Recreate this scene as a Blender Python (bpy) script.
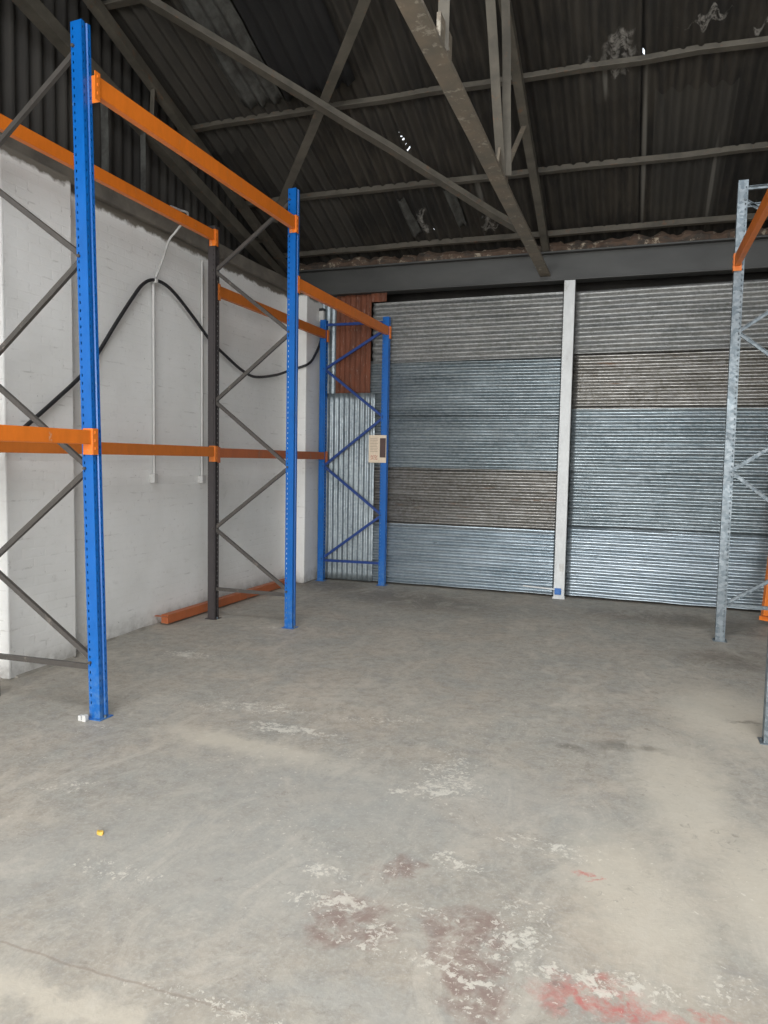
import bpy, math, random
from mathutils import Vector, Matrix, noise
random.seed(7)
S = bpy.context.scene
COL = S.collection
for o in list(bpy.data.objects):
    bpy.data.objects.remove(o)

# ------------------------------------------------------------------ camera
FPX = 727.9
cd = bpy.data.cameras.new('camera'); cam = bpy.data.objects.new('camera', cd); COL.objects.link(cam)
cd.sensor_fit = 'VERTICAL'; cd.sensor_height = 24.0; cd.lens = FPX / 1024 * 24.0
cd.clip_start = 0.05; cd.clip_end = 200
Fv = Vector((-0.32802823, 0.94198733, -0.07111508))
Rv = Vector((0.94379246, 0.33003451, 0.01824867))
Uv = Rv.cross(Fv).normalized()
cam.matrix_world = Matrix.Translation((0, 0, 1.706)) @ Matrix((Rv, Uv, -Fv)).transposed().to_4x4()
S.camera = cam

# ------------------------------------------------------------------ world, lights, exposure
w = bpy.data.worlds.new('sky'); S.world = w; w.use_nodes = True
bg = w.node_tree.nodes['Background']
bg.inputs[0].default_value = (0.86, 0.93, 1.0, 1); bg.inputs[1].default_value = 1.6
def area(name, loc, rot, sx, sy, power, col, spread=180):
    l = bpy.data.lights.new(name, 'AREA'); l.shape = 'RECTANGLE'; l.size = sx; l.size_y = sy
    l.energy = power; l.color = col; l.spread = math.radians(spread)
    o = bpy.data.objects.new(name, l); COL.objects.link(o); o.location = loc; o.rotation_euler = rot
    return o
# daylight entering by the big loading door behind the camera
area('loading_door_daylight', (-0.6, -4.75, 2.05), (math.radians(90 - 20), 0, 0), 7.0, 3.4, 455, (1.0, 0.985, 0.955), 125)
# daylight falling through the rooflights above and behind the camera
area('rooflight_daylight', (0.6, 0.2, 7.1), (math.radians(34), 0, 0), 6.0, 2.0, 165, (0.97, 0.985, 1.0), 125)
S.view_settings.view_transform = 'Standard'; S.view_settings.look = 'None'
S.view_settings.gamma = 1.0; S.view_settings.use_curve_mapping = False
S.view_settings.exposure = 0.31

# ------------------------------------------------------------------ material helpers
class NT:
    def __init__(s, name):
        s.m = bpy.data.materials.new(name); s.m.use_nodes = True
        s.t = s.m.node_tree; s.n = s.t.nodes; s.b = s.n['Principled BSDF']
        s.co = s.n.new('ShaderNodeTexCoord').outputs['Object']
    def new(s, kind, **kw):
        n = s.n.new(kind)
        for k, v in kw.items(): setattr(n, k, v)
        return n
    def link(s, a, b): s.t.links.new(a, b)
    def setin(s, sock, v):
        if hasattr(v, 'is_linked') or hasattr(v, 'links'): s.link(v, sock)
        else: sock.default_value = v
    def noise(s, scale, detail=5, rough=.55, dist=0, vec=None, stretch=None):
        v = vec or s.co
        if stretch:
            mp = s.new('ShaderNodeMapping'); mp.inputs['Scale'].default_value = stretch; s.link(v, mp.inputs[0]); v = mp.outputs[0]
        n = s.new('ShaderNodeTexNoise'); n.inputs['Scale'].default_value = scale; n.inputs['Detail'].default_value = detail
        n.inputs['Roughness'].default_value = rough; n.inputs['Distortion'].default_value = dist
        s.link(v, n.inputs['Vector']); return n.outputs['Fac']
    def ramp(s, fac, a, b, lo=0., hi=1.):
        n = s.new('ShaderNodeMapRange'); n.clamp = True
        s.link(fac, n.inputs[0]); n.inputs[1].default_value = a; n.inputs[2].default_value = b
        n.inputs[3].default_value = lo; n.inputs[4].default_value = hi; return n.outputs[0]
    def math(s, op, a, b=0.):
        n = s.new('ShaderNodeMath', operation=op); s.setin(n.inputs[0], a); s.setin(n.inputs[1], b); return n.outputs[0]
    def mix(s, fac, a, b):
        n = s.new('ShaderNodeMix', data_type='RGBA'); n.clamp_factor = True
        s.setin(n.inputs[0], fac); s.setin(n.inputs[6], a); s.setin(n.inputs[7], b); return n.outputs[2]
    def bump(s, h, strength=.3, dist=.01, prev=None):
        n = s.new('ShaderNodeBump'); n.inputs['Strength'].default_value = strength; n.inputs['Distance'].default_value = dist
        s.link(h, n.inputs['Height'])
        if prev: s.link(prev, n.inputs['Normal'])
        return n.outputs[0]
    def blob(s, vec, cx, cy, rx, ry, rot=0, soft=.6, cz=0, rz=None):
        mp = s.new('ShaderNodeMapping', vector_type='TEXTURE')
        mp.inputs['Location'].default_value = (cx, cy, cz); mp.inputs['Rotation'].default_value = (0, 0, rot)
        mp.inputs['Scale'].default_value = (rx, ry, rz or 1)
        s.link(vec, mp.inputs[0])
        l = s.new('ShaderNodeVectorMath', operation='LENGTH'); s.link(mp.outputs[0], l.inputs[0])
        return s.ramp(l.outputs['Value'], 1 + soft * .5, 1 - soft * .5)
    def blobs(s, vec, lst, **k):
        r = None
        for b in lst:
            m = s.blob(vec, *b, **k); r = m if r is None else s.math('MAXIMUM', r, m)
        return r
    def out(s, col, rough=.6, metal=0., normal=None, spec=None):
        s.setin(s.b.inputs['Base Color'], col); s.setin(s.b.inputs['Roughness'], rough); s.setin(s.b.inputs['Metallic'], metal)
        if spec is not None: s.b.inputs['Specular IOR Level'].default_value = spec
        if normal: s.link(normal, s.b.inputs['Normal'])
        return s.m
def c(r, g, b): return (r, g, b, 1)

def paint(name, base, worn, wear=.62, rough=.42, bottomwear=None):
    t = NT(name)
    n = t.noise(9, 6, .65, stretch=(1, 1, .45)); fine = t.noise(70, 4, .6)
    soft = t.mix(t.ramp(n, .35, .7), base, tuple(x * .82 for x in base[:3]) + (1,))
    m = t.math('MULTIPLY', t.ramp(n, wear, wear + .05), t.ramp(fine, .42, .55))
    if bottomwear:
        z = t.new('ShaderNodeSeparateXYZ'); t.link(t.co, z.inputs[0])
        bz = t.math('MULTIPLY', t.ramp(z.outputs[2], bottomwear, 0), t.ramp(t.noise(22, 5, .7), .42, .62, 0, .55))
        m = t.math('MAXIMUM', m, bz)
    return t.out(t.mix(m, soft, worn), rough, 0, t.bump(fine, .06, .002))

M = {}
M['blue'] = paint('blue_rack_paint', c(.002, .115, .43), c(.12, .24, .42), .68, .36, .55)
M['blue_dark'] = paint('deep_blue_rack_paint', c(.003, .072, .30), c(.10, .14, .26), .66, .4)
M['grey_brown'] = paint('dark_grey_brown_rack_paint', c(.052, .045, .046), c(.13, .10, .09), .66, .5)
M['brace'] = paint('dull_grey_brace_steel', c(.075, .068, .062), c(.16, .14, .12), .6, .42)
M['blue_brace'] = paint('navy_brace_paint', c(.008, .045, .22), c(.07, .08, .12), .6, .45)
M['orange'] = paint('orange_beam_paint', c(.80, .20, .018), c(.60, .33, .20), .64, .42)
M['orange_faded'] = paint('faded_rusty_orange_paint', c(.46, .13, .045), c(.30, .16, .11), .58, .55)
M['orange_rear'] = paint('burnt_orange_beam_paint', c(.60, .165, .02), c(.45, .22, .12), .66, .5)
M['white_post'] = paint('white_powder_coat', c(.66, .68, .68), c(.45, .45, .43), .64, .45)
M['white_plastic'] = paint('white_plastic', c(.6, .6, .58), c(.45, .45, .43), .66, .5)
M['wallpaint_pipe'] = paint('painted_over_conduit', c(.56, .555, .54), c(.40, .39, .37), .62, .6)
M['black'] = paint('black_cable_sheath', c(.018, .018, .02), c(.05, .05, .05), .7, .5)
M['blue_tape'] = paint('blue_plastic', c(.03, .16, .50), c(.10, .22, .4), .7, .4)

def galv(name, tint, dark, rust=0.0, rough=(.28, .5), dirt=.5, streak=(1, 1, 1), metal=.85):
    t = NT(name)
    sp = t.new('ShaderNodeTexVoronoi'); sp.inputs['Scale'].default_value = 38; t.link(t.co, sp.inputs['Vector'])
    spv = t.new('ShaderNodeSeparateColor'); t.link(sp.outputs['Color'], spv.inputs[0])
    n = t.noise(2.2, 6, .62, .4, stretch=streak); n2 = t.noise(14, 5, .6, stretch=streak)
    col = t.mix(t.ramp(n, .38, .66), tint, dark)
    col = t.mix(t.math('MULTIPLY', t.ramp(n2, .5, .75), dirt), col, tuple(x * .45 for x in dark[:3]) + (1,))
    col = t.mix(t.ramp(spv.outputs[0], 0, 1, 0, .16), col, c(.75, .78, .8))
    r = t.ramp(n2, .3, .7, rough[0], rough[1])
    mt = metal
    if rust > 0:
        rm = t.ramp(t.noise(3.5, 8, .7, .6, stretch=streak), .62 - rust * .3, .70 - rust * .3)
        col = t.mix(rm, col, c(.16, .085, .045)); r = t.math('MAXIMUM', r, t.math('MULTIPLY', rm, .8))
        mt = t.math('MULTIPLY', t.math('SUBTRACT', 1., rm), metal)
    nb = t.bump(t.noise(5, 3, .5, stretch=streak), .22, .01)
    return t.out(col, r, mt, t.bump(n2, .05, .004, nb))
M['galv_grey'] = galv('weathered_grey_galvanised_sheet', c(.25, .25, .24), c(.16, .165, .16), .0, (.38, .55), .35, (.5, 1, 2.5), .5)
M['galv_skytint'] = galv('sky_tinted_galvanised_sheet', c(.255, .30, .322), c(.145, .182, .20), .0, (.27, .42), .45, (.4, 1, 2.5), .7)  # blue tint in the base colour stands for reflected sky
M['galv_skytint_bright'] = galv('bright_sky_tinted_galvanised_sheet', c(.34, .395, .435), c(.20, .25, .285), .0, (.27, .40), .35, (.4, 1, 2.5), .7)  # paler version, sky reflection likewise put into the base colour
M['galv_brown'] = galv('brown_stained_galvanised_sheet', c(.25, .24, .222), c(.15, .14, .122), .03, (.28, .46), .5, (.35, 1, 3), .8)
M['galv_vert'] = galv('upright_galvanised_sheet', c(.30, .35, .375), c(.19, .23, .255), .0, (.36, .5), .45, (2, 1, .6), .6)
M['galv_post'] = galv('galvanised_upright_steel', c(.115, .145, .165), c(.075, .095, .11), .0, (.32, .5), .3, (1, 1, .5), .6)
t = NT('rusty_corrugated_iron')
n = t.noise(3.5, 7, .65, .5, stretch=(2, 1, .5)); n2 = t.noise(25, 5, .7, stretch=(3, 1, .5))
col = t.mix(t.ramp(n, .35, .65), c(.20, .062, .028), c(.11, .04, .022))
col = t.mix(t.math('MULTIPLY', t.ramp(n2, .60, .68), .7), col, c(.40, .33, .28))
M['rust'] = t.out(col, .8, 0, t.bump(n2, .3, .004))

# roof sheets: sooty fibre cement, with pale drips and patches
t = NT('sooty_corrugated_roofing')
n = t.noise(.9, 5, .6, .5); n2 = t.noise(3.0, 7, .68, .4, stretch=(3.2, .4, 1)); n3 = t.noise(18, 5, .65)
sx = t.new('ShaderNodeSeparateXYZ'); t.link(t.co, sx.inputs[0])
sheet = t.new('ShaderNodeTexWhiteNoise', noise_dimensions='2D'); 
cb = t.new('ShaderNodeCombineXYZ')
t.link(t.math('FLOOR', t.math('DIVIDE', sx.outputs[0], .73)), cb.inputs[0]); t.link(t.math('FLOOR', t.math('DIVIDE', sx.outputs[1], 1.9)), cb.inputs[1])
t.link(cb.outputs[0], sheet.inputs['Vector'])
col = t.mix(t.ramp(n, .35, .65), c(.015, .0133, .011), c(.044, .037, .028))
col = t.mix(t.ramp(n2, .45, .7), col, c(.008, .0072, .0065))
col = t.mix(t.ramp(sheet.outputs['Value'], .55, 1, 0, .6), col, c(.060, .056, .048))
dv = t.new('ShaderNodeVectorMath', operation='ADD'); 
nn = t.new('ShaderNodeTexNoise'); nn.inputs['Scale'].default_value = 4; nn.inputs['Detail'].default_value = 6; t.link(t.co, nn.inputs['Vector'])
sc = t.new('ShaderNodeVectorMath', operation='SCALE'); sc.inputs['Scale'].default_value = .55; t.link(nn.outputs['Color'], sc.inputs[0])
off = t.new('ShaderNodeVectorMath', operation='SUBTRACT'); t.link(sc.outputs[0], off.inputs[0]); off.inputs[1].default_value = (.275, .275, .275)
t.link(t.co, dv.inputs[0]); t.link(off.outputs[0], dv.inputs[1])
flat = t.new('ShaderNodeVectorMath', operation='MULTIPLY'); t.link(dv.outputs[0], flat.inputs[0]); flat.inputs[1].default_value = (1, 1, 0)
flat2 = t.new('ShaderNodeVectorMath', operation='MULTIPLY'); t.link(t.co, flat2.inputs[0]); flat2.inputs[1].default_value = (1, 1, 0)
pale = t.blobs(flat.outputs[0], [(-.30, 7.10, .11, .15, .0), (-.45, 7.28, .18, .05, .3), (.38, 6.98, .16, .03), (.85, 7.1, .1, .05), (-1.9, 9.2, .12, .1), (-2.7, 9.0, .06, .2)], soft=.5)
drip = t.blobs(flat2.outputs[0], [(-.085, 8.35, .022, .95), (-.45, 7.35, .02, .25), (.62, 8.9, .018, .6), (-1.9, 8.6, .03, .3)], soft=.6)
col = t.mix(t.math('MULTIPLY', t.math('MULTIPLY', pale, t.ramp(n3, .42, .56)), .8), col, c(.30, .285, .26))
col = t.mix(t.math('MULTIPLY', drip, .55), col, c(.22, .21, .185))
M['roof'] = t.out(col, .85, 0, t.bump(n3, .25, .006))

t = NT('grimy_painted_steel')
n = t.noise(5, 7, .65, .3); n2 = t.noise(40, 4, .6)
col = t.mix(t.ramp(n, .35, .65), c(.070, .063, .050), c(.115, .102, .080))
col = t.mix(t.ramp(t.noise(9, 6, .7), .60, .68), col, c(.15, .085, .05))
M['steel'] = t.out(col, .7, 0, t.bump(n2, .15, .003))
t = NT('dusty_cream_painted_steel')
n = t.noise(5, 7, .65, .3)
col = t.mix(t.ramp(n, .35, .65), c(.21, .17, .125), c(.14, .125, .10))
col = t.mix(t.ramp(t.noise(14, 6, .7), .57, .64), col, c(.32, .29, .235))
M['tie'] = t.out(col, .7, 0, t.bump(n, .2, .004))
t = NT('dark_grey_beam_paint')
n = t.noise(3, 6, .6, .3, stretch=(.4, 1, 1))
M['lintel'] = t.out(t.mix(t.ramp(n, .35, .68), c(.066, .067, .064), c(.044, .045, .044)), .6, 0, t.bump(n, .1, .004))
t = NT('pale_peeling_liner')
n = t.noise(7, 7, .7, .4)
M['liner'] = t.out(t.mix(t.ramp(n, .4, .62), c(.085, .086, .078), c(.04, .038, .034)), .8, 0, t.bump(n, .3, .01))
t = NT('crumbling_mortar_and_rust')
n = t.noise(5, 7, .7, .8, stretch=(.6, 1, 1.6)); n2 = t.noise(11, 6, .7)
col = t.mix(t.ramp(n, .40, .52), c(.05, .042, .035), c(.10, .065, .045))
col = t.mix(t.ramp(n2, .56, .63), col, c(.34, .29, .22))
M['mortar'] = t.out(col, .9, 0, t.bump(n2, .5, .02))

t2 = NT('roof_void_black'); M['void_black'] = t2.out(t2.mix(t2.noise(5), c(.006, .006, .007), c(.014, .013, .012)), .9)  # near-black colour that paints the dark void in the roof
# whitewashed brick
t = NT('whitewashed_brick')
sx = t.new('ShaderNodeSeparateXYZ'); t.link(t.co, sx.inputs[0])
cb = t.new('ShaderNodeCombineXYZ'); t.link(t.math('ADD', sx.outputs[1], sx.outputs[0]), cb.inputs[0]); t.link(sx.outputs[2], cb.inputs[1])
bt = t.new('ShaderNodeTexBrick'); t.link(cb.outputs[0], bt.inputs['Vector'])
bt.inputs['Scale'].default_value = 1; bt.inputs['Brick Width'].default_value = .225; bt.inputs['Row Height'].default_value = .075
bt.inputs['Mortar Size'].default_value = .008; bt.inputs['Mortar Smooth'].default_value = .5
n = t.noise(1.3, 5, .6, .3); n2 = t.noise(9, 7, .68, .3); n3 = t.noise(4.0, 6, .7, .8, stretch=(1, 1, 4))
base = t.mix(t.ramp(n, .35, .68), c(.85, .85, .835), c(.77, .77, .75))
base = t.mix(t.ramp(n2, .60, .78, 0, .35), base, c(.42, .41, .39))
crackm = t.math('MULTIPLY', t.math('MULTIPLY', bt.outputs['Fac'], t.ramp(n3, .56, .66)), .38)
base = t.mix(crackm, base, c(.34, .325, .31))
base = t.mix(t.ramp(t.noise(30, 3, .6), .72, .76, 0, .7), base, c(.25, .24, .23))
hz = t.math('ADD', sx.outputs[2], t.math('MULTIPLY', t.math('SUBTRACT', t.noise(5, 4, .6), .5), .16))
grime = t.ramp(hz, 3.84, 3.87)
base = t.mix(grime, base, c(.17, .155, .13))
foot = t.math('MULTIPLY', t.ramp(hz, .20, .02), t.ramp(n2, .35, .6, .25, .75))
base = t.mix(foot, base, c(.30, .285, .26))
h = t.math('ADD', t.math('MULTIPLY', bt.outputs['Fac'], -.22), t.math('MULTIPLY', n2, .9))
M['brick'] = t.out(base, .7, 0, t.bump(h, .35, .014), .3)
t = NT('grimy_concrete')
n = t.noise(4, 7, .65, .3)
M['concrete'] = t.out(t.mix(t.ramp(n, .35, .65), c(.19, .17, .14), c(.11, .10, .085)), .9, 0, t.bump(n, .3, .01))
t = NT('pale_mortar_fillet')
n = t.noise(6, 7, .65, .3)
M['fillet'] = t.out(t.mix(t.ramp(n, .35, .65), c(.34, .32, .28), c(.22, .205, .175)), .9, 0, t.bump(n, .3, .01))
t = NT('sooty_wall_cladding')
n = t.noise(2, 6, .65, .3, stretch=(1, 2, .4))
M['cladding'] = t.out(t.mix(t.ramp(n, .35, .65), c(.028, .026, .024), c(.055, .051, .045)), .85, 0, t.bump(n, .2, .01))
t = NT('pale_rendered_wall')
n = t.noise(2, 6, .65, .3)
M['render'] = t.out(t.mix(t.ramp(n, .35, .65), c(.42, .41, .39), c(.33, .32, .30)), .85, 0, t.bump(n, .2, .01))

# worn concrete floor
t = NT('worn_concrete_floor')
dn = t.new('ShaderNodeTexNoise'); dn.inputs['Scale'].default_value = 5; dn.inputs['Detail'].default_value = 7; dn.inputs['Roughness'].default_value = .65
t.link(t.co, dn.inputs['Vector'])
a = t.new('ShaderNodeVectorMath', operation='SUBTRACT'); t.link(dn.outputs['Color'], a.inputs[0]); a.inputs[1].default_value = (.5, .5, .5)
b = t.new('ShaderNodeVectorMath', operation='MULTIPLY'); t.link(a.outputs[0], b.inputs[0]); b.inputs[1].default_value = (.38, .38, 0)
wv = t.new('ShaderNodeVectorMath', operation='ADD'); t.link(t.co, wv.inputs[0]); t.link(b.outputs[0], wv.inputs[1]); wv = wv.outputs[0]
big = t.noise(.55, 5, .6, .4); mid = t.noise(2.1, 7, .68, .5); fine = t.noise(13, 7, .7, .3); vf = t.noise(55, 5, .7)
col = t.mix(t.ramp(big, .36, .64), c(.37, .345, .30), c(.425, .37, .305))
col = t.mix(t.ramp(mid, .42, .66, 0, .75), col, c(.31, .312, .288))
col = t.mix(t.ramp(t.noise(1.3, 6, .65, .8), .54, .70, 0, .8), col, c(.50, .455, .385))
col = t.mix(t.ramp(fine, .46, .68, 0, .5), col, c(.23, .21, .18))
col = t.mix(t.ramp(t.noise(5.5, 8, .72, 1.2), .50, .66, 0, .55), col, c(.27, .265, .25))
col = t.mix(t.ramp(t.noise(7, 8, .74, 1.5), .56, .68, 0, .5), col, c(.54, .50, .43))
col = t.mix(t.ramp(vf, .5, .72, 0, .5), col, c(.55, .53, .48))
tan = t.blobs(wv, [(.30, 4.0, .22, .75, .12), (.05, 2.95, .22, .5, .3), (.65, 3.2, .35, .5, .0), (.62, 5.4, .35, .6, 0), (-2.1, 3.72, .55, .12, -.1), (-1.75, 1.70, .6, .06, .0)], soft=.9)
col = t.mix(t.math('MULTIPLY', tan, .7), col, c(.58, .53, .44))
cool = t.blobs(wv, [(-1.6, 2.6, .7, .5, 0), (-2.35, 2.3, .25, .3, 0), (-.75, 2.02, .3, .08, 0), (-1.4, 3.3, .9, .4, 0), (-.6, 3.6, .5, .3, 0)], soft=1.0)
col = t.mix(t.math('MULTIPLY', cool, .4), col, c(.39, .395, .375))
brown = t.blobs(wv, [(-.93, 2.40, .15, .15, 0), (-.52, 2.46, .16, .16, 0), (-.42, 2.25, .1, .2, 0), (-.88, 2.78, .09, .12, .3)], soft=.5)
col = t.mix(t.math('MULTIPLY', t.math('MULTIPLY', brown, t.ramp(fine, .36, .56)), .85), col, c(.26, .19, .165))
red = t.blobs(wv, [(-.06, 2.33, .17, .09, 0), (.2, 2.30, .16, .05, 0), (-.158, 3.086, .035, .02, 0), (-.10, 3.04, .03, .01, 0)], soft=.6)
col = t.mix(t.math('MULTIPLY', t.math('MULTIPLY', red, t.ramp(fine, .40, .55)), .62), col, c(.55, .10, .09))
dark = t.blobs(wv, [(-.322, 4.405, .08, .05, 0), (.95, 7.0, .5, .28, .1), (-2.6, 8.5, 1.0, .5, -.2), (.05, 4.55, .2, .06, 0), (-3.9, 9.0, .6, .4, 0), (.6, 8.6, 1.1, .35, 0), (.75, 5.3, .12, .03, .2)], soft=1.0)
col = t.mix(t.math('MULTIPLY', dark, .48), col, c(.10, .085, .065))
# flaked remains of pale paint
chipzone = t.blobs(wv, [(-1.51, 4.43, .35, .10, .3), (-.69, 2.93, .09, .09, 0), (-1.18, 2.67, .14, .06, 0), (-1.10, 2.46, .2, .05, 0), (-1.94, 2.38, .25, .06, 0),
    (-2.72, 2.88, .22, .05, .5), (-2.04, 4.03, .35, .06, 0), (-.33, 2.62, .13, .2, .3), (.34, 2.52, .08, .07, 0), (-3.13, 3.64, .16, .03, 0), (-3.45, 6.45, .18, .03, 0),
    (-.72, 2.56, .12, .04, 0), (-.80, 2.36, .05, .12, 0), (-3.55, 5.28, .25, .10, 0), (-1.1, 3.5, .05, .05, 0), (-.33, 3.2, .25, .08, 0), (.06, 2.42, .4, .05, 0), (-1.2, 1.85, .35, .05, 0), (-.9, 3.75, .2, .3, 0), (-2.5, 4.3, .5, .1, .2), (-.65, 2.3, .3, .03, 0)], soft=.7)
sparse = t.ramp(t.noise(.9, 4, .6, .5), .44, .60, 0, .50)
cm = t.math('ADD', t.math('MULTIPLY', chipzone, .48), t.math('MULTIPLY', sparse, .50))
cn = t.math('ADD', t.math('MULTIPLY', t.noise(9, 8, .75, .7), .55), t.math('MULTIPLY', t.noise(24, 6, .7, .6), .45))
chip = t.ramp(t.math('ADD', cn, t.math('MULTIPLY', cm, .25)), .665, .71)
speck = t.ramp(t.math('ADD', t.noise(36, 5, .7, .4), t.math('ADD', t.math('MULTIPLY', cm, .22), t.math('MULTIPLY', brown, .07))), .675, .71)
chip = t.math('MAXIMUM', chip, t.math('MULTIPLY', speck, .85))
col = t.mix(t.math('MULTIPLY', chip, .72), col, c(.72, .69, .61))
blot = t.math('MULTIPLY', t.ramp(t.noise(16, 8, .75, 1.0), .56, .64), t.ramp(t.noise(1.6, 4, .6), .45, .6))
col = t.mix(t.math('MULTIPLY', blot, .45), col, c(.17, .15, .13))
blot = t.ramp(t.noise(3.2, 9, .78, 1.2, stretch=(1, .55, 1)), .50, .62)
col = t.mix(t.math('MULTIPLY', blot, .40), col, c(.56, .52, .45))
# joint line across the near slab
sx = t.new('ShaderNodeSeparateXYZ'); t.link(t.co, sx.inputs[0])
jl = t.math('ABSOLUTE', t.math('ADD', t.math('SUBTRACT', sx.outputs[1], 1.862), t.math('MULTIPLY', t.math('SUBTRACT', t.noise(3, 6, .7), .5), .05)))
jm = t.math('MULTIPLY', t.ramp(jl, .008, .002), t.ramp(sx.outputs[0], -.7, -1.3))
col = t.mix(t.math('MULTIPLY', jm, .4), col, c(.20, .15, .12))
near = t.ramp(t.math('SUBTRACT', sx.outputs[1], 1.862), .02, -.02)
col = t.mix(t.math('MULTIPLY', near, t.math('MULTIPLY', t.ramp(sx.outputs[0], -.6, -1.4), .10)), col, c(.48, .45, .38))
h = t.math('ADD', t.math('MULTIPLY', chip, .5), t.math('ADD', fine, t.math('MULTIPLY', vf, .4)))
M['floor'] = t.out(col, t.ramp(fine, .3, .7, .5, .78), 0, t.bump(h, .28, .006), .35)

# sign
def plain(name, col, rough=.6, metal=0):
    t = NT(name); n = t.noise(30, 4, .6)
    return t.out(t.mix(t.ramp(n, .3, .7), col, tuple(x * .85 for x in col[:3]) + (1,)), rough, metal)
M['card'] = plain('cream_printed_board', c(.72, .60, .46))
M['ink_dark'] = plain('dark_brown_print', c(.075, .04, .035))
M['ink_red'] = plain('faded_red_print', c(.50, .20, .14))
M['ink_grey'] = plain('faded_brown_print', c(.36, .27, .19))
M['yellow'] = plain('dry_yellow_leaf', c(.60, .38, .06))

# ------------------------------------------------------------------ mesh helpers
class MB:
    def __init__(s): s.v = []; s.f = []
    def add(s, vs, fs):
        k = len(s.v); s.v += [tuple(x) for x in vs]; s.f += [tuple(i + k for i in f) for f in fs]; return s
    def box(s, x0, x1, y0, y1, z0, z1):
        return s.add([(x0,y0,z0),(x1,y0,z0),(x1,y1,z0),(x0,y1,z0),(x0,y0,z1),(x1,y0,z1),(x1,y1,z1),(x0,y1,z1)],
                     [(0,3,2,1),(4,5,6,7),(0,1,5,4),(1,2,6,5),(2,3,7,6),(3,0,4,7)])
    def sweep(s, prof, p0, p1, up=(0, 0, 1), n=1, wob=0):
        """closed 2D profile (side, up) swept from p0 to p1"""
        p0 = Vector(p0); p1 = Vector(p1); d = (p1 - p0).normalized(); up = Vector(up)
        a = d.cross(up).normalized(); u = a.cross(d).normalized(); m = len(prof); vs = []
        for k in range(n + 1):
            q = p0.lerp(p1, k / n)
            if wob: q = q + a * wob * (noise.noise(q * 1.7)) + u * wob * noise.noise(q * 1.7 + Vector((9, 3, 1)))
            for (x, y) in prof: vs.append(q + a * x + u * y)
        fs = [(k*m+i, k*m+(i+1) % m, (k+1)*m+(i+1) % m, (k+1)*m+i) for k in range(n) for i in range(m)]
        fs += [tuple(range(m))[::-1], tuple(n*m+i for i in range(m))]
        return s.add(vs, fs)
    def build(s, name, m, parent=None, bevel=0, solid=0, smooth=False, loc=None):
        me = bpy.data.meshes.new(name); me.from_pydata(s.v, [], s.f); me.update()
        me.materials.append(M[m] if isinstance(m, str) else m)
        o = bpy.data.objects.new(name, me); COL.objects.link(o)
        if smooth:
            for p in me.polygons: p.use_smooth = True
        if parent: o.parent = parent
        if loc: o.location = loc
        if solid:
            q = o.modifiers.new('thickness', 'SOLIDIFY'); q.thickness = solid; q.offset = 0
        if bevel:
            q = o.modifiers.new('bevel', 'BEVEL'); q.width = bevel; q.segments = 2; q.limit_method = 'ANGLE'
        return o
def tag(o, label=None, cat=None, group=None, kind=None):
    if label: o['label'] = label
    if cat: o['category'] = cat
    if group: o['group'] = group
    if kind: o['kind'] = kind
    return o
def empty(name, loc, rz=0):
    o = bpy.data.objects.new(name, None); COL.objects.link(o); o.location = loc; o.rotation_euler = (0, 0, rz); o.empty_display_size = .1
    return o
def rect(w_, h_, ox=0, oy=0): return [(ox-w_/2, oy-h_/2), (ox+w_/2, oy-h_/2), (ox+w_/2, oy+h_/2), (ox-w_/2, oy+h_/2)]
def chan(w_, h_, t_=.004):  # U channel open upwards
    return [(-w_/2,-h_/2),(w_/2,-h_/2),(w_/2,h_/2),(w_/2-t_,h_/2),(w_/2-t_,-h_/2+t_),(-w_/2+t_,-h_/2+t_),(-w_/2+t_,h_/2),(-w_/2,h_/2)]
def angle(w_, t_=.008): return [(-w_/2,-w_/2),(w_/2,-w_/2),(w_/2,-w_/2+t_),(-w_/2+t_,-w_/2+t_),(-w_/2+t_,w_/2),(-w_/2,w_/2)]
def tee(w_, h_, t_=.01): return [(-w_/2,-h_/2),(w_/2,-h_/2),(w_/2,-h_/2+t_),(t_/2,-h_/2+t_),(t_/2,h_/2),(-t_/2,h_/2),(-t_/2,-h_/2+t_),(-w_/2,-h_/2+t_)]
def ibeam(w_, h_, t_=.015): return [(-w_/2,-h_/2),(w_/2,-h_/2),(w_/2,-h_/2+t_),(t_/2,-h_/2+t_),(t_/2,h_/2-t_),(w_/2,h_/2-t_),(w_/2,h_/2),(-w_/2,h_/2),(-w_/2,h_/2-t_),(-t_/2,h_/2-t_),(-t_/2,-h_/2+t_),(-w_/2,-h_/2+t_)]

# ------------------------------------------------------------------ the shell
XL, YB, XR, YF = -4.546, 9.62, 6.4, -4.8     # left wall face, back wall face, right wall, rear wall
TAN = .36; EZ = 4.55
def roofz(y): return EZ + (9.3 - y) * TAN if y > 1.0 else EZ + 8.3 * TAN - (1.0 - y) * TAN
m = MB(); m.add([(-5.4, -5.2, 0), (7, -5.2, 0), (7, 10.6, 0), (-5.4, 10.6, 0), (-5.4, -5.2, -.2), (7, -5.2, -.2), (7, 10.6, -.2), (-5.4, 10.6, -.2)],
    [(0,1,2,3),(7,6,5,4),(0,4,5,1),(1,5,6,2),(2,6,7,3),(3,7,4,0)])
tag(m.build('floor', 'floor'), kind='structure')
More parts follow.
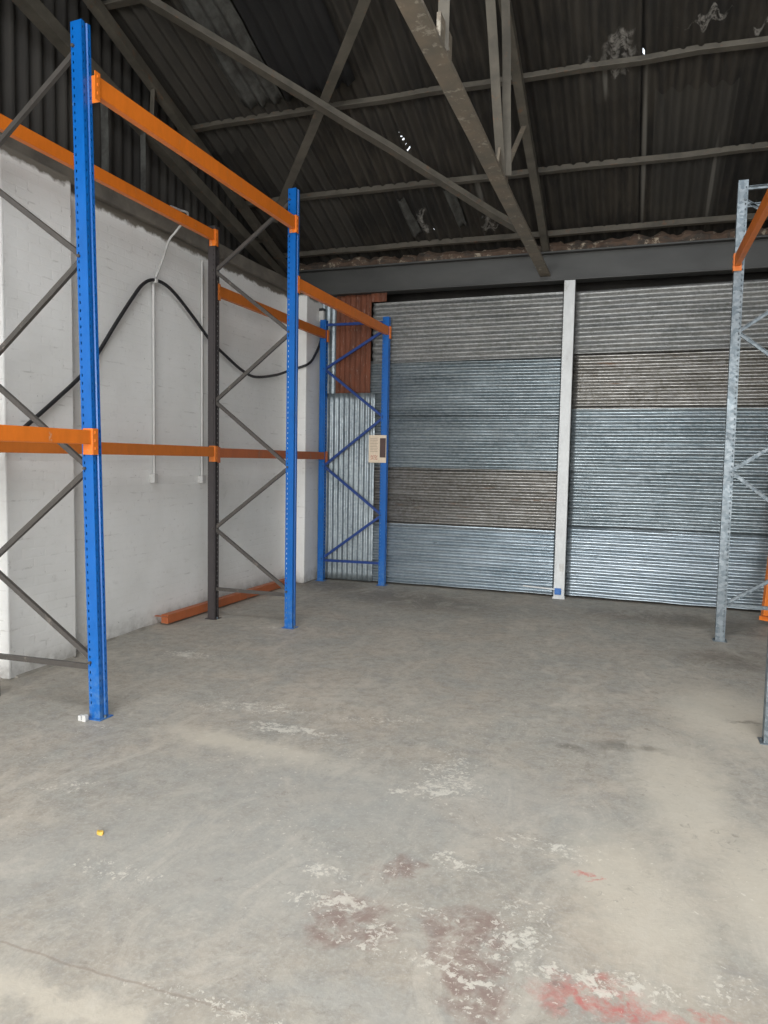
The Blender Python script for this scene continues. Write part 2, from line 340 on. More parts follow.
# left wall with pilasters in one skin
m = MB(); m.box(-4.95, XL, YF, YB + .8, 0, 3.93)
for (y0, y1, x1, z1) in ((4.16, 4.86, -4.415, 3.93), (-1.3, -.5, -4.395, 3.93)): m.box(XL - .02, x1, y0, y1, 0, z1)
m.box(XL - .02, -4.27, 8.98, YB, 0, 3.90)
tag(m.build('wall_left', 'brick', bevel=.012), kind='structure')
m = MB(); m.sweep(rect(.42, .15), (-4.70, YF, 4.0), (-4.70, YB, 4.0), n=40, wob=.018)
tag(m.build('trim_1', 'concrete', bevel=.01), kind='structure')
def corr_grid(name, us, vs, fn, mat, holes=(), kind='structure', solid=0.004, parent=None):
    """grid over (u, v); fn(u, v) -> point; holes = [(u0,u1,v0,v1)] left open"""
    us = sorted(set(us)); vs = sorted(set(vs)); m = MB()
    V = [fn(u, v) for v in vs for u in us]; n = len(us); Fc = []
    for j in range(len(vs) - 1):
        for i in range(n - 1):
            uc = (us[i] + us[i+1]) / 2; vc = (vs[j] + vs[j+1]) / 2
            if any(a < uc < b_ and c_ < vc < d for (a, b_, c_, d) in holes): continue
            Fc.append((j*n+i, j*n+i+1, (j+1)*n+i+1, (j+1)*n+i))
    m.add(V, Fc)
    o = m.build(name, mat, parent, solid=solid, smooth=True)
    if kind: tag(o, kind=kind)
    return o
def frange(a, b, st):
    n = max(1, round((b - a) / st)); return [a + (b - a) * i / n for i in range(n + 1)]
# upper left cladding
ys = frange(YF, YB + .8, .146 / 6)
corr_grid('wall_left_upper', ys, [3.9, 5.0, 6.0, 7.0, 7.9], lambda y, z: (-4.97 + .022 * math.cos(2 * math.pi * y / .146), y, min(z, roofz(y) + .1)), 'cladding')
# back wall, dark behind the sheets
m = MB(); m.box(-5.2, 7, YB + .6, YB + .9, 0, 4.6); tag(m.build('wall_back', 'cladding'), kind='structure')
# right wall with a doorway, rear wall with the loading opening
m = MB(); m.box(XR, XR + .25, -5.2, YB + .9, 0, 7.6)
tag(m.build('wall_right', 'render'), kind='structure')
m = MB(); m.box(-5.2, -4.2, YF - .3, YF, 0, 5.8); m.box(3.0, 7, YF - .3, YF, 0, 5.8); m.box(-4.2, 3.0, YF - .3, YF, 4.25, 5.8)
tag(m.build('wall_rear', 'render'), kind='structure')
# roof
holes = [(-2.4, 3.6, -.6, 1.3), (-2.58, -2.56, 7.62, 7.635), (-2.57, -2.545, 7.67, 7.69), (-2.56, -2.535, 7.71, 7.735), (-2.545, -2.53, 7.79, 7.80), (-2.55, -2.515, 7.86, 7.885),
         (-.122, -.100, 7.13, 7.19), (-2.61, -2.58, 9.18, 9.22), (-2.60, -2.58, 9.10, 9.115)]
xs = frange(-5.4, 7, .146 / 8)
bys = [YF - .3, -2, 1.0, 2.5, 4, 5, 6, 6.6, 7.2, 8, 8.6, 9.3, 9.9, 10.5]
for hh in holes: xs += [hh[0], hh[1]]; bys += [hh[2], hh[3]]
def rf(x, y):
    return (x, y, roofz(y) + .075 + .032 * math.cos(2 * math.pi * x / .146) + .020 * noise.noise(Vector((x * .9, y * .7, 3))))
corr_grid('ceiling', xs, bys, rf, 'roof', holes, solid=.006)

# ------------------------------------------------------------------ roof steelwork
def purlin(y, x0, x1, lab):
    m = MB(); z = roofz(y) - .005
    m.sweep(angle(.085, .01), (x0, y, z), (x1, y, z), n=24, wob=.018)
    o = m.build('roof_purlin', 'steel', bevel=.002); tag(o, lab, 'purlin', 'angle steel purlins under the roof sheets')
purlin(9.33, -4.95, 6.6, 'grimy steel purlin lowest on the roof, just above the ragged eaves masonry')
purlin(8.30, -4.95, 6.6, 'grimy steel purlin second up from the eaves, crossing behind the blue post top')
purlin(7.12, -4.95, 6.6, 'grimy steel purlin third up from the eaves, level with the crossing of the roof braces')
purlin(5.72, -4.95, 6.6, 'grimy steel purlin highest in view, cut by the top edge at the upper left')
for y, n_ in ((4.4, 'fifth'), (3.0, 'sixth'), (1.5, 'seventh')):
    purlin(y, -4.95, 6.6, 'grimy steel purlin %s up from the eaves, above the top of the picture' % n_)

def member(name, prof, a, b, mat, parent, up=(0, 0, 1), wob=0.01, label=None):
    m = MB(); m.sweep(prof, a, b, up, n=10, wob=wob); o = m.build(name, mat, parent, bevel=.002)
    if label: o['label'] = label
    return o
TX = -1.2
tr = empty('roof_truss', (0, 0, 0))
tag(tr, 'grimy steel roof truss with thick tie beam ending above the white post', 'roof truss')
member('tie_beam', tee(.125, .11, .03), (TX, YF, 4.09), (TX, 9.50, 4.09), 'tie', tr, wob=.02, label='thick dusty cream tie beam')
member('rafter', chan(.085, .10, .012), (TX + .0, 9.42, 4.36), (TX + .0, 1.0, 7.38), 'steel', tr)
member('strut', angle(.075), (TX, 6.34, 4.13), (TX, 5.30, 5.82), 'steel', tr, (1, 0, 0))
member('strut', angle(.07), (TX + .05, 6.34, 4.13), (TX + .05, 6.0, 5.60), 'steel', tr, (1, 0, 0))
member('strut', angle(.07), (TX, 4.38, 4.13), (TX, 4.44, 6.15), 'steel', tr, (1, 0, 0))
member('strut', angle(.05), (TX, 6.40, 4.13), (TX, 7.42, 4.98), 'tie', tr, (1, 0, 0))
m = MB(); m.add([(TX-.01, 6.10, 4.12), (TX-.01, 6.60, 4.12), (TX-.01, 6.50, 4.30), (TX-.01, 6.2, 4.34), (TX+.01, 6.10, 4.12), (TX+.01, 6.60, 4.12), (TX+.01, 6.50, 4.30), (TX+.01, 6.2, 4.34)],
    [(0,1,2,3),(7,6,5,4),(0,4,5,1),(1,5,6,2),(2,6,7,3),(3,7,4,0)]); m.build('gusset_plate', 'tie', tr)
m = MB(); m.box(TX-.012, TX+.012, 4.25, 4.52, 4.12, 4.30); m.build('gusset_plate', 'tie', tr)

TL = -4.78
tr = empty('roof_truss', (0, 0, 0))
tag(tr, 'grimy steel roof truss rising along the left wall above the whitewashed brick', 'roof truss')
member('principal', chan(.12, .12, .015), (TL, 9.35, 4.17), (TL, 3.2, 5.72), 'steel', tr)
member('rafter', chan(.09, .10, .012), (TL, 9.42, 4.36), (TL, 1.0, 7.38), 'steel', tr)
member('strut', angle(.08), (TL, 5.73, 4.08), (TL, 5.73, 5.05), 'liner', tr, (1, 0, 0))
member('strut', angle(.06), (TL, 6.27, 4.08), (TL, 6.27, 4.92), 'liner', tr, (1, 0, 0))
member('strut', angle(.05), (TL, 6.40, 4.93), (TL, 6.43, 5.44), 'steel', tr, (1, 0, 0))
member('strut', angle(.05), (TL, 8.3, 4.45), (TL, 8.95, 4.62), 'steel', tr, (1, 0, 0))

o = member('roof_brace', angle(.11, .012), (-4.28, 5.60, 5.76), (-1.22, 8.02, 4.17), 'steel', None, wob=.02)
tag(o, 'long grimy steel roof brace running down from upper left to the truss tie end', 'roof brace')
o = member('roof_brace', angle(.095, .012), (-4.34, 8.15, 4.62), (-2.25, 5.85, 5.58), 'steel', None, wob=.01)
tag(o, 'shorter dark steel roof brace leaning right, crossing under the long one', 'roof brace')

# lintel beam above the sheets and the ragged eaves masonry
m = MB(); m.sweep(ibeam(.20, .36, .02), (-4.95, 9.44, 4.135), (6.4, 9.44, 4.135), n=1)
tag(m.build('steel_lintel', 'lintel', bevel=.004), 'long dark grey steel beam spanning above the corrugated sheets', 'steel beam')
m = MB(); n = 260
top = []
for i in range(n + 1):
    x = -4.9 + 11.3 * i / n; h1 = .10 + .09 * abs(noise.noise(Vector((x * 3.1, 0, 0)))) + .05 * noise.noise(Vector((x * 11, 2, 0)))
    dep = .05 * noise.noise(Vector((x * 6, 7, 0)))
    top.append([(x, 9.42 + dep, 4.315), (x, 9.40 + dep * 1.5, 4.315 + h1 * .6), (x, 9.45 + dep, 4.315 + h1), (x, 9.62, 4.33 + h1)])
m.add([p for r_ in top for p in r_], [(i*4+j, (i+1)*4+j, (i+1)*4+j+1, i*4+j+1) for i in range(n) for j in range(3)])
tag(m.build('trim_2', 'mortar', solid=.01), kind='structure')
# loose hanging liner pieces under the roof
def flap(pts, lab, mat='liner', th=.012, wave=.02):
    """pts: corner quads in space; a sagging torn strip"""
    a, b, c_, d = [Vector(p) for p in pts]; m = MB(); N, K = 14, 26; V = []
    for i in range(N + 1):
        for j in range(K + 1):
            p = a.lerp(b, i / N).lerp(d.lerp(c_, i / N), j / K)
            p.z += .028 * math.cos(2 * math.pi * p.x / .146) + wave * noise.noise(p * 4)
            if i in (0, N) : p += (b - a).normalized() * .07 * noise.noise(Vector((j * 1.7, i, 4)))
            V.append(p)
    m.add(V, [(i*(K+1)+j, (i+1)*(K+1)+j, (i+1)*(K+1)+j+1, i*(K+1)+j+1) for i in range(N) for j in range(K)])
    tag(m.build('loose_roof_liner', mat, solid=th, smooth=True), lab, 'roof sheet', 'loose liner pieces under the roof')
def onroof(x, y, dz): return (x, y, roofz(y) + dz)
flap([onroof(-3.10, 5.2, .0), onroof(-2.93, 6.30, .0), onroof(-2.80, 6.30, .02), onroof(-2.97, 5.2, .02)], 'narrow pale torn strip hanging beside the black gap in the roof')
flap([onroof(-3.56, 5.2, -.01), onroof(-3.56, 6.98, -.01), onroof(-2.78, 6.90, -.01), onroof(-2.78, 5.2, -.01)], 'black sagging sheet standing in for the dark roof void left of the long brace crossing', 'void_black', .006)  # added black sheet, paints the dark void between the roof sheets
flap([onroof(-4.1, 5.5, .02), onroof(-4.1, 7.02, .02), onroof(-3.62, 7.02, .02), onroof(-3.62, 5.5, .02)], 'broad pale grey liner sheet left of the black gap in the roof')
flap([onroof(-2.28, 8.45, .02), onroof(-2.24, 9.1, .02), onroof(-2.14, 9.1, .02), onroof(-2.18, 8.45, .02)], 'small pale torn strip low on the roof under the pinholes')
flap([onroof(-2.88, 8.55, .02), onroof(-2.88, 9.2, .02), onroof(-2.76, 9.2, .02), onroof(-2.80, 8.55, .02)], 'small pale strip low on the roof left of the pinholes')

# ------------------------------------------------------------------ corrugated sheets of the back wall
def sheet_h(x0, x1, z0, z1, pitch, amp, mat, lab, yo=0, seed=0, dent=.009, skew=0.0):
    per = pitch / 8; n = max(8, round((z1 - z0) / per)); nx = 60; V = []
    for k in range(n + 1):
        zb = z0 + (z1 - z0) * k / n; e = min(k, n - k) / n
        for i in range(nx + 1):
            x = x0 + (x1 - x0) * i / nx
            q = Vector((x * .9, zb * 2.4, seed)); d = dent * noise.noise(q) + dent * .45 * noise.noise(Vector((x * 3.5, zb * 7, seed + 5)))
            edge = .006 * noise.noise(Vector((x * 2.5, seed, 8))) * max(0, 1 - e * 14)
            z = zb + skew * (x - x0) + .010 * noise.noise(Vector((x * .6, zb * .8, seed + 2))) + edge
            y = 9.50 + yo + d + edge * 1.2 - amp * math.cos(2 * math.pi * (zb - z0) / pitch) - .006 * (1 - k / n)
            V.append((x, y, z))
    m = MB(); m.add(V, [(k*(nx+1)+i, k*(nx+1)+i+1, (k+1)*(nx+1)+i+1, (k+1)*(nx+1)+i) for k in range(n) for i in range(nx)])
    o = m.build('corrugated_sheet', mat, solid=.0015, smooth=True)
    tag(o, lab, 'metal sheet', 'horizontal corrugated sheets closing the back wall')
P1_, P2_ = .105, .0762
XLs, XM0, XM1, XRs = -3.62, -.955, -.825, 3.2
sheet_h(XLs + .12, XM0, 3.02, 3.83, P1_, .017, 'galv_grey', 'dull grey corrugated sheet, topmost to the left of the white post', -.038, 1, skew=.006)
sheet_h(XLs, XM0, 2.25, 3.06, P2_, .013, 'galv_skytint', 'sky-tinted corrugated sheet, second from top left of the white post', 0, 2)
sheet_h(XLs, XM0, 1.61, 2.29, P2_, .013, 'galv_skytint', 'sky-tinted corrugated sheet at sign height left of the white post', -.041, 3)
sheet_h(XLs, XM0, .80, 1.65, P2_, .013, 'galv_brown', 'brownish streaked corrugated sheet left of the white post, above the bottom one', 0, 4)
sheet_h(XLs, XM0, .03, .84, P2_, .021, 'galv_skytint_bright', 'bright sky-tinted corrugated sheet on the floor left of the white post', -.046, 5, .004)
sheet_h(XM1, XRs, 3.07, 3.84, P1_, .017, 'galv_grey', 'dull grey corrugated sheet, topmost to the right of the white post', -.038, 6, skew=.010)
sheet_h(XM1, XRs, 2.36, 3.11, P2_, .014, 'galv_brown', 'dark brown-stained corrugated sheet, second from top right of the white post', .004, 7)
sheet_h(XM1, XRs, 1.62, 2.39, P2_, .013, 'galv_skytint', 'smooth sky-tinted corrugated sheet mid height right of the white post', -.036, 8)
sheet_h(XM1, XRs, .86, 1.66, P2_, .013, 'galv_skytint', 'dented shiny corrugated sheet right of the white post, above the bottom one', 0, 9, .014)
sheet_h(XM1, XRs, .03, .90, P2_, .013, 'galv_skytint_bright', 'dented bright corrugated sheet on the floor right of the white post', -.04, 10, .012)
# beyond the right rack the same closing continues as one more stack of sheets
for k, (z0, z1, mt, ps) in enumerate(((3.07, 3.84, 'galv_grey', P1_), (2.2, 3.11, 'galv_brown', P2_), (1.3, 2.24, 'galv_skytint', P2_), (.03, 1.34, 'galv_skytint_bright', P2_))):
    sheet_h(3.22, 6.38, z0, z1, ps, .010, mt, 'corrugated sheet in the far right stack beyond the right rack, %s' % ('topmost of four', 'second from its top', 'third from its top', 'resting on the floor')[k], -.03 * (1 - k % 2), 20 + k)
def sheet_v(x0, x1, z0, z1, pitch, amp, mat, lab, y, seed, name='upright_corrugated_sheet'):
    n = round((x1 - x0) / (pitch / 8)); nz = 26; V = []
    for k in range(nz + 1):
        z = z0 + (z1 - z0) * k / nz
        for i in range(n + 1):
            x = x0 + (x1 - x0) * i / n
            yy = y - amp * math.cos(2 * math.pi * (x - x0) / pitch) + .008 * noise.noise(Vector((x * 3, z * 2.2, seed)))
            V.append((x, yy, z + .006 * noise.noise(Vector((x * 9, seed, 0)))))
    m = MB(); m.add(V, [(k*(n+1)+i, k*(n+1)+i+1, (k+1)*(n+1)+i+1, (k+1)*(n+1)+i) for k in range(nz) for i in range(n)])
    tag(m.build(name, mat, solid=.0015, smooth=True), lab, 'metal sheet')
sheet_v(-4.25, -3.44, .02, 2.62, .0762, .010, 'galv_vert', 'shiny upright galvanised sheet between the two far blue posts', 9.415, 31)
sheet_v(-4.03, -3.52, 2.60, 3.95, .0762, .009, 'rust', 'rusty red corrugated sheet above the shiny upright sheet', 9.435, 32)
sheet_v(-4.27, -4.02, 2.55, 3.95, .0762, .006, 'galv_vert', 'narrow grey upright sheet between the pilaster and the rusty sheet', 9.49, 33)
sheet_v(-3.52, -3.30, 3.84, 3.96, .0762, .005, 'rust', 'small scrap of rusty sheet right under the steel beam', 9.43, 34)

# white post
po = empty('white_post', (-.89, 9.36, 0)); tag(po, 'tall white steel post standing between the two stacks of sheets', 'post')
m = MB(); m.sweep([(-.065,-.045),(.065,-.045),(.065,.045),(.060,.045),(.060,-.040),(.02,-.040),(.02,-.034),(-.02,-.034),(-.02,-.040),(-.060,-.040),(-.060,.045),(-.065,.045)], (0, 0, .0), (0, 0, 3.945), (0, 1, 0), n=1)
m.build('post_channel', 'white_post', po, bevel=.003)
m = MB(); m.box(-.075, .075, -.06, .02, 0, .025); m.build('foot_plate', 'white_post', po, bevel=.003)
m = MB(); m.box(-.052, .03, -.075, -.046, .055, .135); m.box(-.045, .02, -.085, -.07, .07, .12)
m.build('lock_housing', 'blue_tape', po, bevel=.006)['label'] = 'small blue lock housing low on the post'
m = MB(); m.sweep(rect(.022, .018), (-.05, -.055, .12), (-.45, -.055, .135)); m.build('locking_bar', 'white_post', po, bevel=.003)['label'] = 'short pale locking bar'
m = MB(); m.box(-.005, .05, -.052, -.046, .35, .45); m.build('patch_plate', 'white_plastic', po, bevel=.002)

# ------------------------------------------------------------------ pallet racking
# upright: perforated open section; local x = out to the aisle, y = along the run
def upright_mesh(height, W=.074, D=.084):
    h = W / 2; d = D / 2
    # polyline with flags: True where the strip carries slots
    P = [((-d, h-.024), 0), ((-d, h), 0), ((-d+.012, h), 1), ((-d+.021, h), 0), ((d, h), 0), ((d, .029), 1), ((d, .021), 0), ((d, .013), 0), ((d-.008, .008), 0),
         ((d-.008, -.008), 0), ((d, -.013), 0), ((d, -.021), 1), ((d, -.029), 0), ((d, -h), 0), ((-d+.021, -h), 1), ((-d+.012, -h), 0), ((-d, -h), 0), ((-d, -h+.024), 0)]
    zs = [0.0]; slots = []; z = .09
    while z < height - .05:
        zs += [z, z + .018]; slots.append((z, z + .018)); z += .05
    zs.append(height); V = []; Fc = []; n = len(P)
    for z in zs:
        for (p, f) in P: V.append((p[0], p[1], z))
    for k in range(len(zs) - 1):
        op = k % 2 == 1 and k < len(zs) - 1 and (zs[k], zs[k+1]) in slots
        for i in range(n - 1):
            if P[i][1] and op: continue
            Fc.append((k*n+i, k*n+i+1, (k+1)*n+i+1, (k+1)*n+i))
    m = MB(); m.add(V, Fc); return m
def frame(loc, vec, height, mats, label, nodes_front, nodes_rear, base_z=.33, lean=0, name='rack_frame', rear_height=None, toprails=0):
    """vec: from front upright to rear upright (plan). mats: front, rear, brace"""
    L = math.hypot(*vec); rz = math.atan2(-vec[1], -vec[0])     # local +x points from rear to front
    t = empty(name, loc, rz); tag(t, label, 'rack frame'); t.rotation_euler = (0, math.radians(lean), rz)
    for kx, mt, hgt, flip in ((0, mats[0], height, 0), (-L, mats[1], rear_height or height, math.pi)):
        o = upright_mesh(hgt).build('upright', mt, t, solid=.0026); o.location = (kx, 0, .006); o.rotation_euler = (0, 0, flip)
        f = MB(); f.box(-.065, .065, -.06, .06, 0, .006); q = f.build('foot_plate', mt, t, bevel=.001); q.location = (kx, 0, 0)
        if mats[0] != mats[1]: o['label'] = ('%s front upright' if kx == 0 else '%s rear upright') % ({'blue': 'bright blue', 'grey_brown': 'dark grey-brown'}.get(mt, mt))
        for sx_, sy_ in ((.052, .0), (-.052, 0)):
            bb = MB(); N = 6
            bb.sweep([(.009*math.cos(a*math.pi/3), .009*math.sin(a*math.pi/3)) for a in range(N)], (kx+sx_, sy_, .005), (kx+sx_, sy_, .022), (1, 0, 0))
            bb.build('anchor_bolt', 'galv_post', t)
    # bracing
    pts = [(0, z) for z in nodes_front] + [(-L, z) for z in nodes_rear]; pts.sort(key=lambda p: p[1])
    def br(a, b, w_=.034):
        m = MB(); m.sweep(chan(w_, .026, .003), (a[0] + (-.02 if a[0] == 0 else .02), -.0, a[1]), (b[0] + (-.02 if b[0] == 0 else .02), 0, b[1]), (0, 1, 0))
        return m.build('brace', mats[2], t)
    for a, b in zip(pts, pts[1:]): br(a, b)
    br((0, base_z), (-L, base_z - .01))
    for k in range(toprails): br((0, height - .06 - .16 * k), (-L, height - .06 - .16 * k))
    for (x, z) in pts:
        bb = MB(); xx = x + (-.022 if x == 0 else .022)
        bb.sweep([(.011*math.cos(a*math.pi/3), .011*math.sin(a*math.pi/3)) for a in range(6)], (xx, -.052, z), (xx, .052, z)); bb.build('brace_bolt', mats[2], t)
    return t
FX = -3.285; VEC = (-.925, .045)
FY = {'A': 3.765, 'B': 6.55, 'C': 9.33}
F1 = [.37, 1.62, 2.94, 4.20]; R1 = [.96, 2.28, 3.60]
frame((FX + .03, FY['A'] + .01, 0), (-.965, .045), 4.34, ('blue', 'grey_brown', 'brace'), 'nearest tall rack frame on the left, bright blue front post scuffed at its foot', F1, R1, lean=-1.25, rear_height=4.06)
frame((FX + .02, FY['B'], 0), VEC, 4.30, ('blue', 'grey_brown', 'brace'), 'middle rack frame on the left with blue front post and dark rear post', F1[:3] + [4.2], R1, rear_height=4.04)
frame((FX + .035, FY['C'] - .025, 0), (-.91, .0), 3.60, ('blue', 'blue', 'blue_brace'), 'shortest all blue rack frame standing in the far corner against the sheets', R1[:2] + [3.44], [.32, 1.61, 2.94], base_z=.30, toprails=1)
frame((FX, FY['A'] - 2.8, 0), VEC, 4.34, ('blue', 'grey_brown', 'brace'), 'blue fronted rack frame beside the viewer, out of the picture on the left', F1, R1)
GP = ('galv_post',) * 3
frame((.815, 7.735, 0), (.93, .0), 4.37, GP, 'far galvanised rack frame on the right in front of the sheets', [.36, 1.66, 2.98, 4.2], R1, base_z=.36, toprails=2)
frame((.84, 4.965, 0), (.93, .0), 4.37, GP, 'near galvanised rack frame at the right edge of the picture', [.36, 1.66, 2.98, 4.2], R1, base_z=.36, toprails=2)

def beam(x, y0, y1, z, side, mat, label, h=.10, wd=.05, mat_c=None, x1=None, group='orange pallet rack beams', z1=None, drop=.165):
    """runs along y between two posts (post centres y0, y1); side=+1: aisle on +x"""
    x1 = x if x1 is None else x1; z1 = z if z1 is None else z1
    t = empty('rack_beam', (x, y0, z)); tag(t, label, 'rack beam', group)
    a = Vector((0, .048, 0)); b = Vector((x1 - x, y1 - y0 - .048, z1 - z))
    off = Vector((side * .018, 0, 0)); m = MB()
    prof = [(-wd/2, -h/2), (wd/2, -h/2), (wd/2, h/2), (-wd/2+.018, h/2), (-wd/2+.018, h/2-.02), (-wd/2, h/2-.02)]
    if side < 0: prof = [(-p[0], p[1]) for p in prof][::-1]
    m.sweep(prof, a + off, b + off); m.build('box_beam', mat, t, bevel=.004)
    for p, s_ in ((a, -1), (b, 1)):
        q = MB(); cx = p.x + side * .016; yy = p.y - s_ * (-.001)
        y_in = p.y + (.000 if s_ < 0 else -.004); zt = h/2 + .012; zb = zt - drop
        q.box(cx - .036, cx + .036, p.y - (0 if s_ < 0 else .004), p.y + (.004 if s_ < 0 else 0), zb + p.z, zt + p.z)
        xf = cx + side * .034; xa, xb = sorted((xf, xf + side * .004)); ya, yb = sorted((p.y, p.y + s_ * .048))
        q.box(xa, xb, ya, yb, zb + p.z, zt + p.z)
        for k in range(3):
            zz = zb + p.z + .03 + k * .05; yc = p.y + s_ * .022; xa2, xb2 = sorted((xf + side * .003, xf + side * .008)); q.box(xa2, xb2, yc - .006, yc + .006, zz, zz + .018)
        q.build('end_connector', mat_c or mat, t, bevel=.0012)
    return t
RX = FX - .925
ZU = 3.965; Z2 = 3.40; ZM = 1.76
beam(FX, FY['A'], FY['B'], ZU + .01, 1, 'orange', 'bright orange top beam between the near and middle blue front posts', h=.12, x1=FX + .02)
beam(RX, FY['A'] + .045, FY['B'] + .045, ZU - .02, 1, 'orange', 'orange top beam against the wall, ending at the dark middle rear post', x1=RX + .02)
beam(FX + .02, FY['B'], FY['C'] + .02, Z2 + .02, 1, 'orange', 'faded orange top beam between the middle and far blue front posts', h=.11, x1=FX + .035)
beam(RX + .02, FY['B'] + .045, FY['C'] + .04, Z2 + .01, 1, 'orange_rear', 'orange upper beam against the wall running to the far corner post', h=.11, x1=FX - .875)
beam(RX, FY['A'] + .045, FY['B'] + .045, ZM, 1, 'orange_rear', 'burnt orange waist high rear beam seen between the near and middle posts', x1=RX + .02)
beam(RX + .02, FY['B'] + .045, FY['C'] + .04, ZM - .01, 1, 'orange_faded', 'faded brownish waist high rear beam running to the far corner post', x1=FX - .875)
beam(FX, FY['A'] - 2.8, FY['A'], ZM + .055, 1, 'orange', 'bright orange waist high beam coming in from the left edge to the nearest blue post', h=.088)
beam(RX, FY['A'] - 2.755, FY['A'] + .045, ZM + .02, 1, 'orange_rear', 'burnt orange waist high rear beam beside the viewer, out of the picture on the left')
beam(.84, 4.965, 7.735, 3.64, -1, 'orange', 'orange beam high up on the right, between the two galvanised frames', x1=.815, h=.11)

# leaning beam at the right edge
def loose_beam(name, a, b, up, mat, label, h=.10, wd=.05):
    t = empty(name, a); tag(t, label, 'rack beam', 'loose orange beams'); a = Vector(a); d = Vector(b) - a
    m = MB(); m.sweep(rect(wd, h), (0, 0, 0), d, up); m.build('box_beam', mat, t, bevel=.004)
    dn = d.normalized(); side = dn.cross(Vector(up)).normalized(); u = side.cross(dn)
    for s0 in (0, 1):
        q = MB(); c0 = d * s0
        q.sweep([(-.035, -h/2 - .06), (.035, -h/2 - .06), (.035, h/2 + .012), (.031, h/2 + .012), (.031, -h/2 - .056), (-.035, -h/2 - .056)], c0 - dn * .002, c0 + dn * .045 * (1 if s0 else -1), up)
        q.build('end_connector', mat, t)
    return t
loose_beam('rack_beam', (1.36, 8.62, .11), (1.62, 9.36, 2.62), (-1, -.25, .0), 'orange', 'bright orange beam leaning on the sheets behind the far galvanised frame', h=.11, wd=.07)
# beam lying along the foot of the left wall
loose_beam('rack_beam', (-4.455, 6.12, .065), (-4.40, 8.88, .055), (1, 0, .0), 'orange_faded', 'rusty orange spare beam lying on the floor along the left wall', h=.08, wd=.09)

# ------------------------------------------------------------------ cable and conduits on the wall
def tube(pts, r, mat, name, seg=8, parent=None):
    # catmull-rom through pts
    P = [Vector(p) for p in pts]; Q = []
    for i in range(len(P) - 1):
        p0 = P[max(i-1, 0)]; p1 = P[i]; p2 = P[i+1]; p3 = P[min(i+2, len(P)-1)]
        for k in range(6):
            s_ = k / 6; Q.append(.5 * ((2*p1) + (p2-p0)*s_ + (2*p0-5*p1+4*p2-p3)*s_*s_ + (3*p1-p0-3*p2+p3)*s_**3))
    Q.append(P[-1]); m = MB(); V = []
    for i, q in enumerate(Q):
        d = (Q[min(i+1, len(Q)-1)] - Q[max(i-1, 0)]).normalized(); a = d.cross(Vector((1, .01, 0))).normalized(); b = d.cross(a)
        for k in range(seg):
            an = 2 * math.pi * k / seg; V.append(q + a * r * math.cos(an) + b * r * math.sin(an))
    m.add(V, [(i*seg+k, i*seg+(k+1) % seg, (i+1)*seg+(k+1) % seg, (i+1)*seg+k) for i in range(len(Q)-1) for k in range(seg)] + [tuple(range(seg)), tuple((len(Q)-1)*seg+k for k in range(seg))[::-1]])
    return m.build(name, mat, parent, smooth=True)
cab = [(3.2, 1.25), (3.8, 1.48), (4.195, 1.729), (4.433, 1.911), (4.69, 2.1), (5.053, 2.381), (5.25, 2.593), (5.472, 2.874), (5.722, 3.174), (5.868, 3.325), (6.02, 3.40), (6.208, 3.40), (6.406, 3.33), (6.706, 3.166),
       (7.011, 2.986), (7.383, 2.841), (7.72, 2.734), (8.033, 2.699), (8.556, 2.783), (9.0, 2.95)]
cpts = [(-4.50 + (.14 if 3.9 < y < 4.9 else .0), y, z) for y, z in cab] 
cpts = [(-4.37, 3.1, 1.25), (-4.37, 3.6, 1.42)] + [(-4.37, y * .971, 1.706 + (z - 1.706) * .971) if y < 5.1 else (-4.50, y, z) for y, z in cab[2:-1]] + [(-4.44, 8.85, 2.88), (-4.24, 8.97, 2.97), (-4.235, 9.18, 3.12), (-4.235, 9.36, 3.34), (-4.24, 9.40, 3.60)]
tag(tube(cpts, .017, 'black', 'wall_cable'), 'thick black cable hanging in loops across the whitewashed wall', 'cable')
co_ = empty('wall_conduit', (XL, 6.04, 1.47)); tag(co_, 'white painted conduit with bracket dropping from the peak of the black cable', 'conduit')
tube([(.035, 0, 0), (.035, 0, .6), (.035, 0, 1.3), (.035, 0, 1.9)], .013, 'wallpaint_pipe', 'pipe', parent=co_)
m = MB(); m.box(.0, .06, -.03, .03, -.03, .06); m.build('outlet_box', 'wallpaint_pipe', co_, bevel=.006)
m = MB(); m.box(.0, .075, -.012, .022, 1.905, 1.945); m.build('cable_hook', 'white_plastic', co_, bevel=.004)
tube([(.06, .0, 1.95), (.07, .1, 2.15), (.08, .19, 2.36), (.16, .19, 2.44), (.30, .185, 2.585), (.30, .05, 2.585), (.30, -.09, 2.575)], .011, 'wallpaint_pipe', 'bracket_pipe', parent=co_)
co_ = empty('wall_conduit', (XL, 6.88, 1.45)); tag(co_, 'thin white conduit beside the dark middle rear post', 'conduit')
tube([(.03, 0, 0), (.03, 0, .9), (.03, 0, 1.7), (.03, 0, 2.36)], .013, 'wallpaint_pipe', 'pipe', parent=co_)
m = MB(); m.box(.0, .06, -.035, .035, -.03, .05); m.build('outlet_box', 'wallpaint_pipe', co_, bevel=.006)
jb = empty('junction_box', (-4.235, 9.40, 3.60)); tag(jb, 'small white junction box with black cap above the far corner post', 'junction box')
m = MB(); m.box(-.032, .035, -.03, .03, 0, .15); m.build('box_body', 'white_plastic', jb, bevel=.005)
m = MB(); m.box(-.035, .038, -.033, .033, .15, .185); m.build('cap', 'black', jb, bevel=.004)
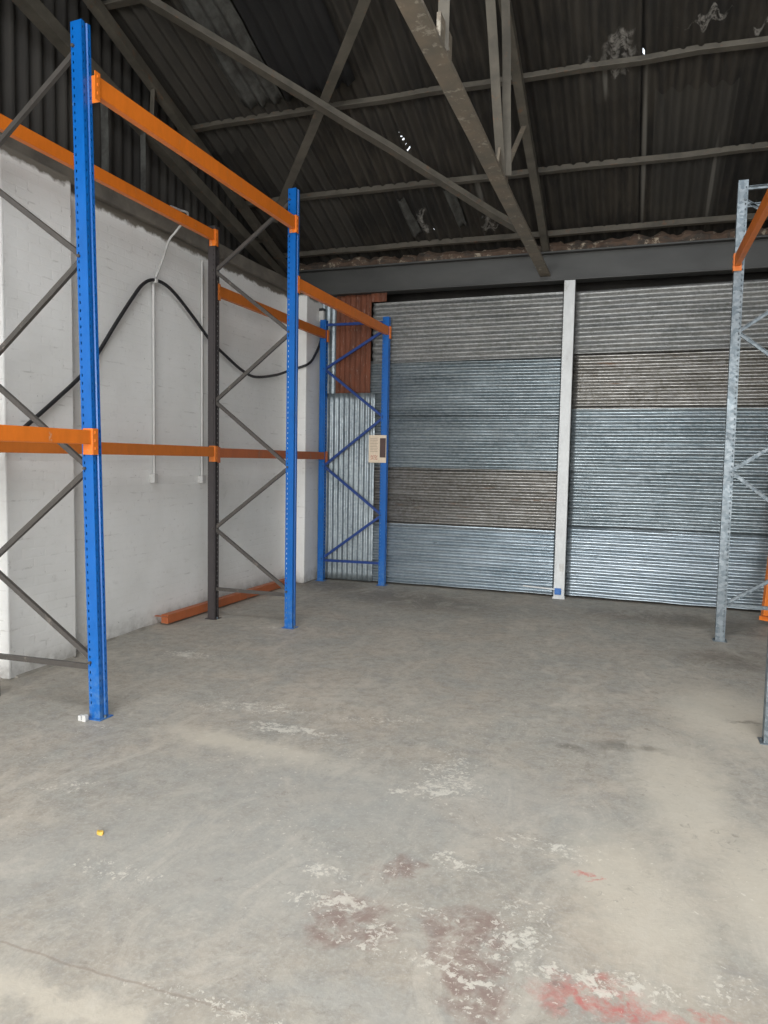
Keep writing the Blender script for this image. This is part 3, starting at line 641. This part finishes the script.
# mortar fillet along the foot of the wall
m = MB(); n = 160; V = []
for i in range(n + 1):
    y = YF + (8.95 - YF) * i / n; wv_ = .022 + .03 * noise.noise(Vector((0, y * 3, 0)))
    base = -4.415 if 4.16 < y < 4.86 else XL
    V += [(base - .01, y, .025 + .015 * noise.noise(Vector((2, y * 4, 0)))), (base + wv_ * .5, y, .012), (base + wv_, y, -.002)]
m.add(V, [(i*3+j, (i+1)*3+j, (i+1)*3+j+1, i*3+j+1) for i in range(n) for j in range(2)])
tag(m.build('baseboard_left', 'fillet'), kind='structure')

# ------------------------------------------------------------------ load sign on the far blue post
sg = empty('load_sign', (-3.335, 9.262, 1.855)); tag(sg, 'small cream printed notice hanging on the far blue post', 'sign')
m = MB(); m.box(-.125, .125, -.003, .003, -.185, .185); m.build('board', 'card', sg, bevel=.001)
m = MB(); m.box(.035, .118, -.0045, -.0032, -.115, .145); m.build('dark_panel', 'ink_dark', sg)
m = MB()
for k in range(9):
    z = .135 - k * .021; m.box(-.105, .005 - .02 * random.random(), -.0042, -.0032, z - .003, z + .003)
m.build('printed_lines', 'ink_grey', sg)
for k in range(2):
    m = MB(); x0 = -.095 + k * .055
    for i in range(4):
        for j in range(5):
            if (i * 3 + j * 5 + k) % 7 < 5: m.box(x0 + i * .011, x0 + i * .011 + .0085, -.0042, -.0032, -.145 + j * .013, -.145 + j * .013 + .010)
    m.build('pictogram', 'ink_red', sg)

# ------------------------------------------------------------------ small litter on the floor
def flake(x, y, r, name, mat, lab, cat, rz=0, h=.012):
    m = MB(); n = 9; V = []
    for lay, (s_, z) in enumerate(((1, 0), (.85, h), )):
        for k in range(n):
            a = 2*math.pi*k/n + rz; rr = r * s_ * (.7 + .5 * random.random()); V.append((x + rr*math.cos(a)*1.5, y + rr*math.sin(a)*.8, z + (.006*random.random() if lay else 0)))
    m.add(V, [tuple(range(n))[::-1], tuple(range(n, 2*n))] + [(k, (k+1) % n, n+(k+1) % n, n+k) for k in range(n)])
    tag(m.build(name, mat), lab, cat)
flake(-2.228, 2.582, .014, 'dry_leaf', 'yellow', 'tiny yellow dry leaf on the near floor at the left', 'leaf')
m = MB(); m.box(-3.335, -3.312, 3.672, 3.70, 0, .035); m.box(-3.300, -3.272, 3.668, 3.70, 0, .042); m.box(-3.335, -3.272, 3.676, 3.698, 0, .008)
tag(m.build('plastic_chip', 'white_plastic', bevel=.003), 'small white plastic wedge at the foot of the nearest blue post', 'wedge')
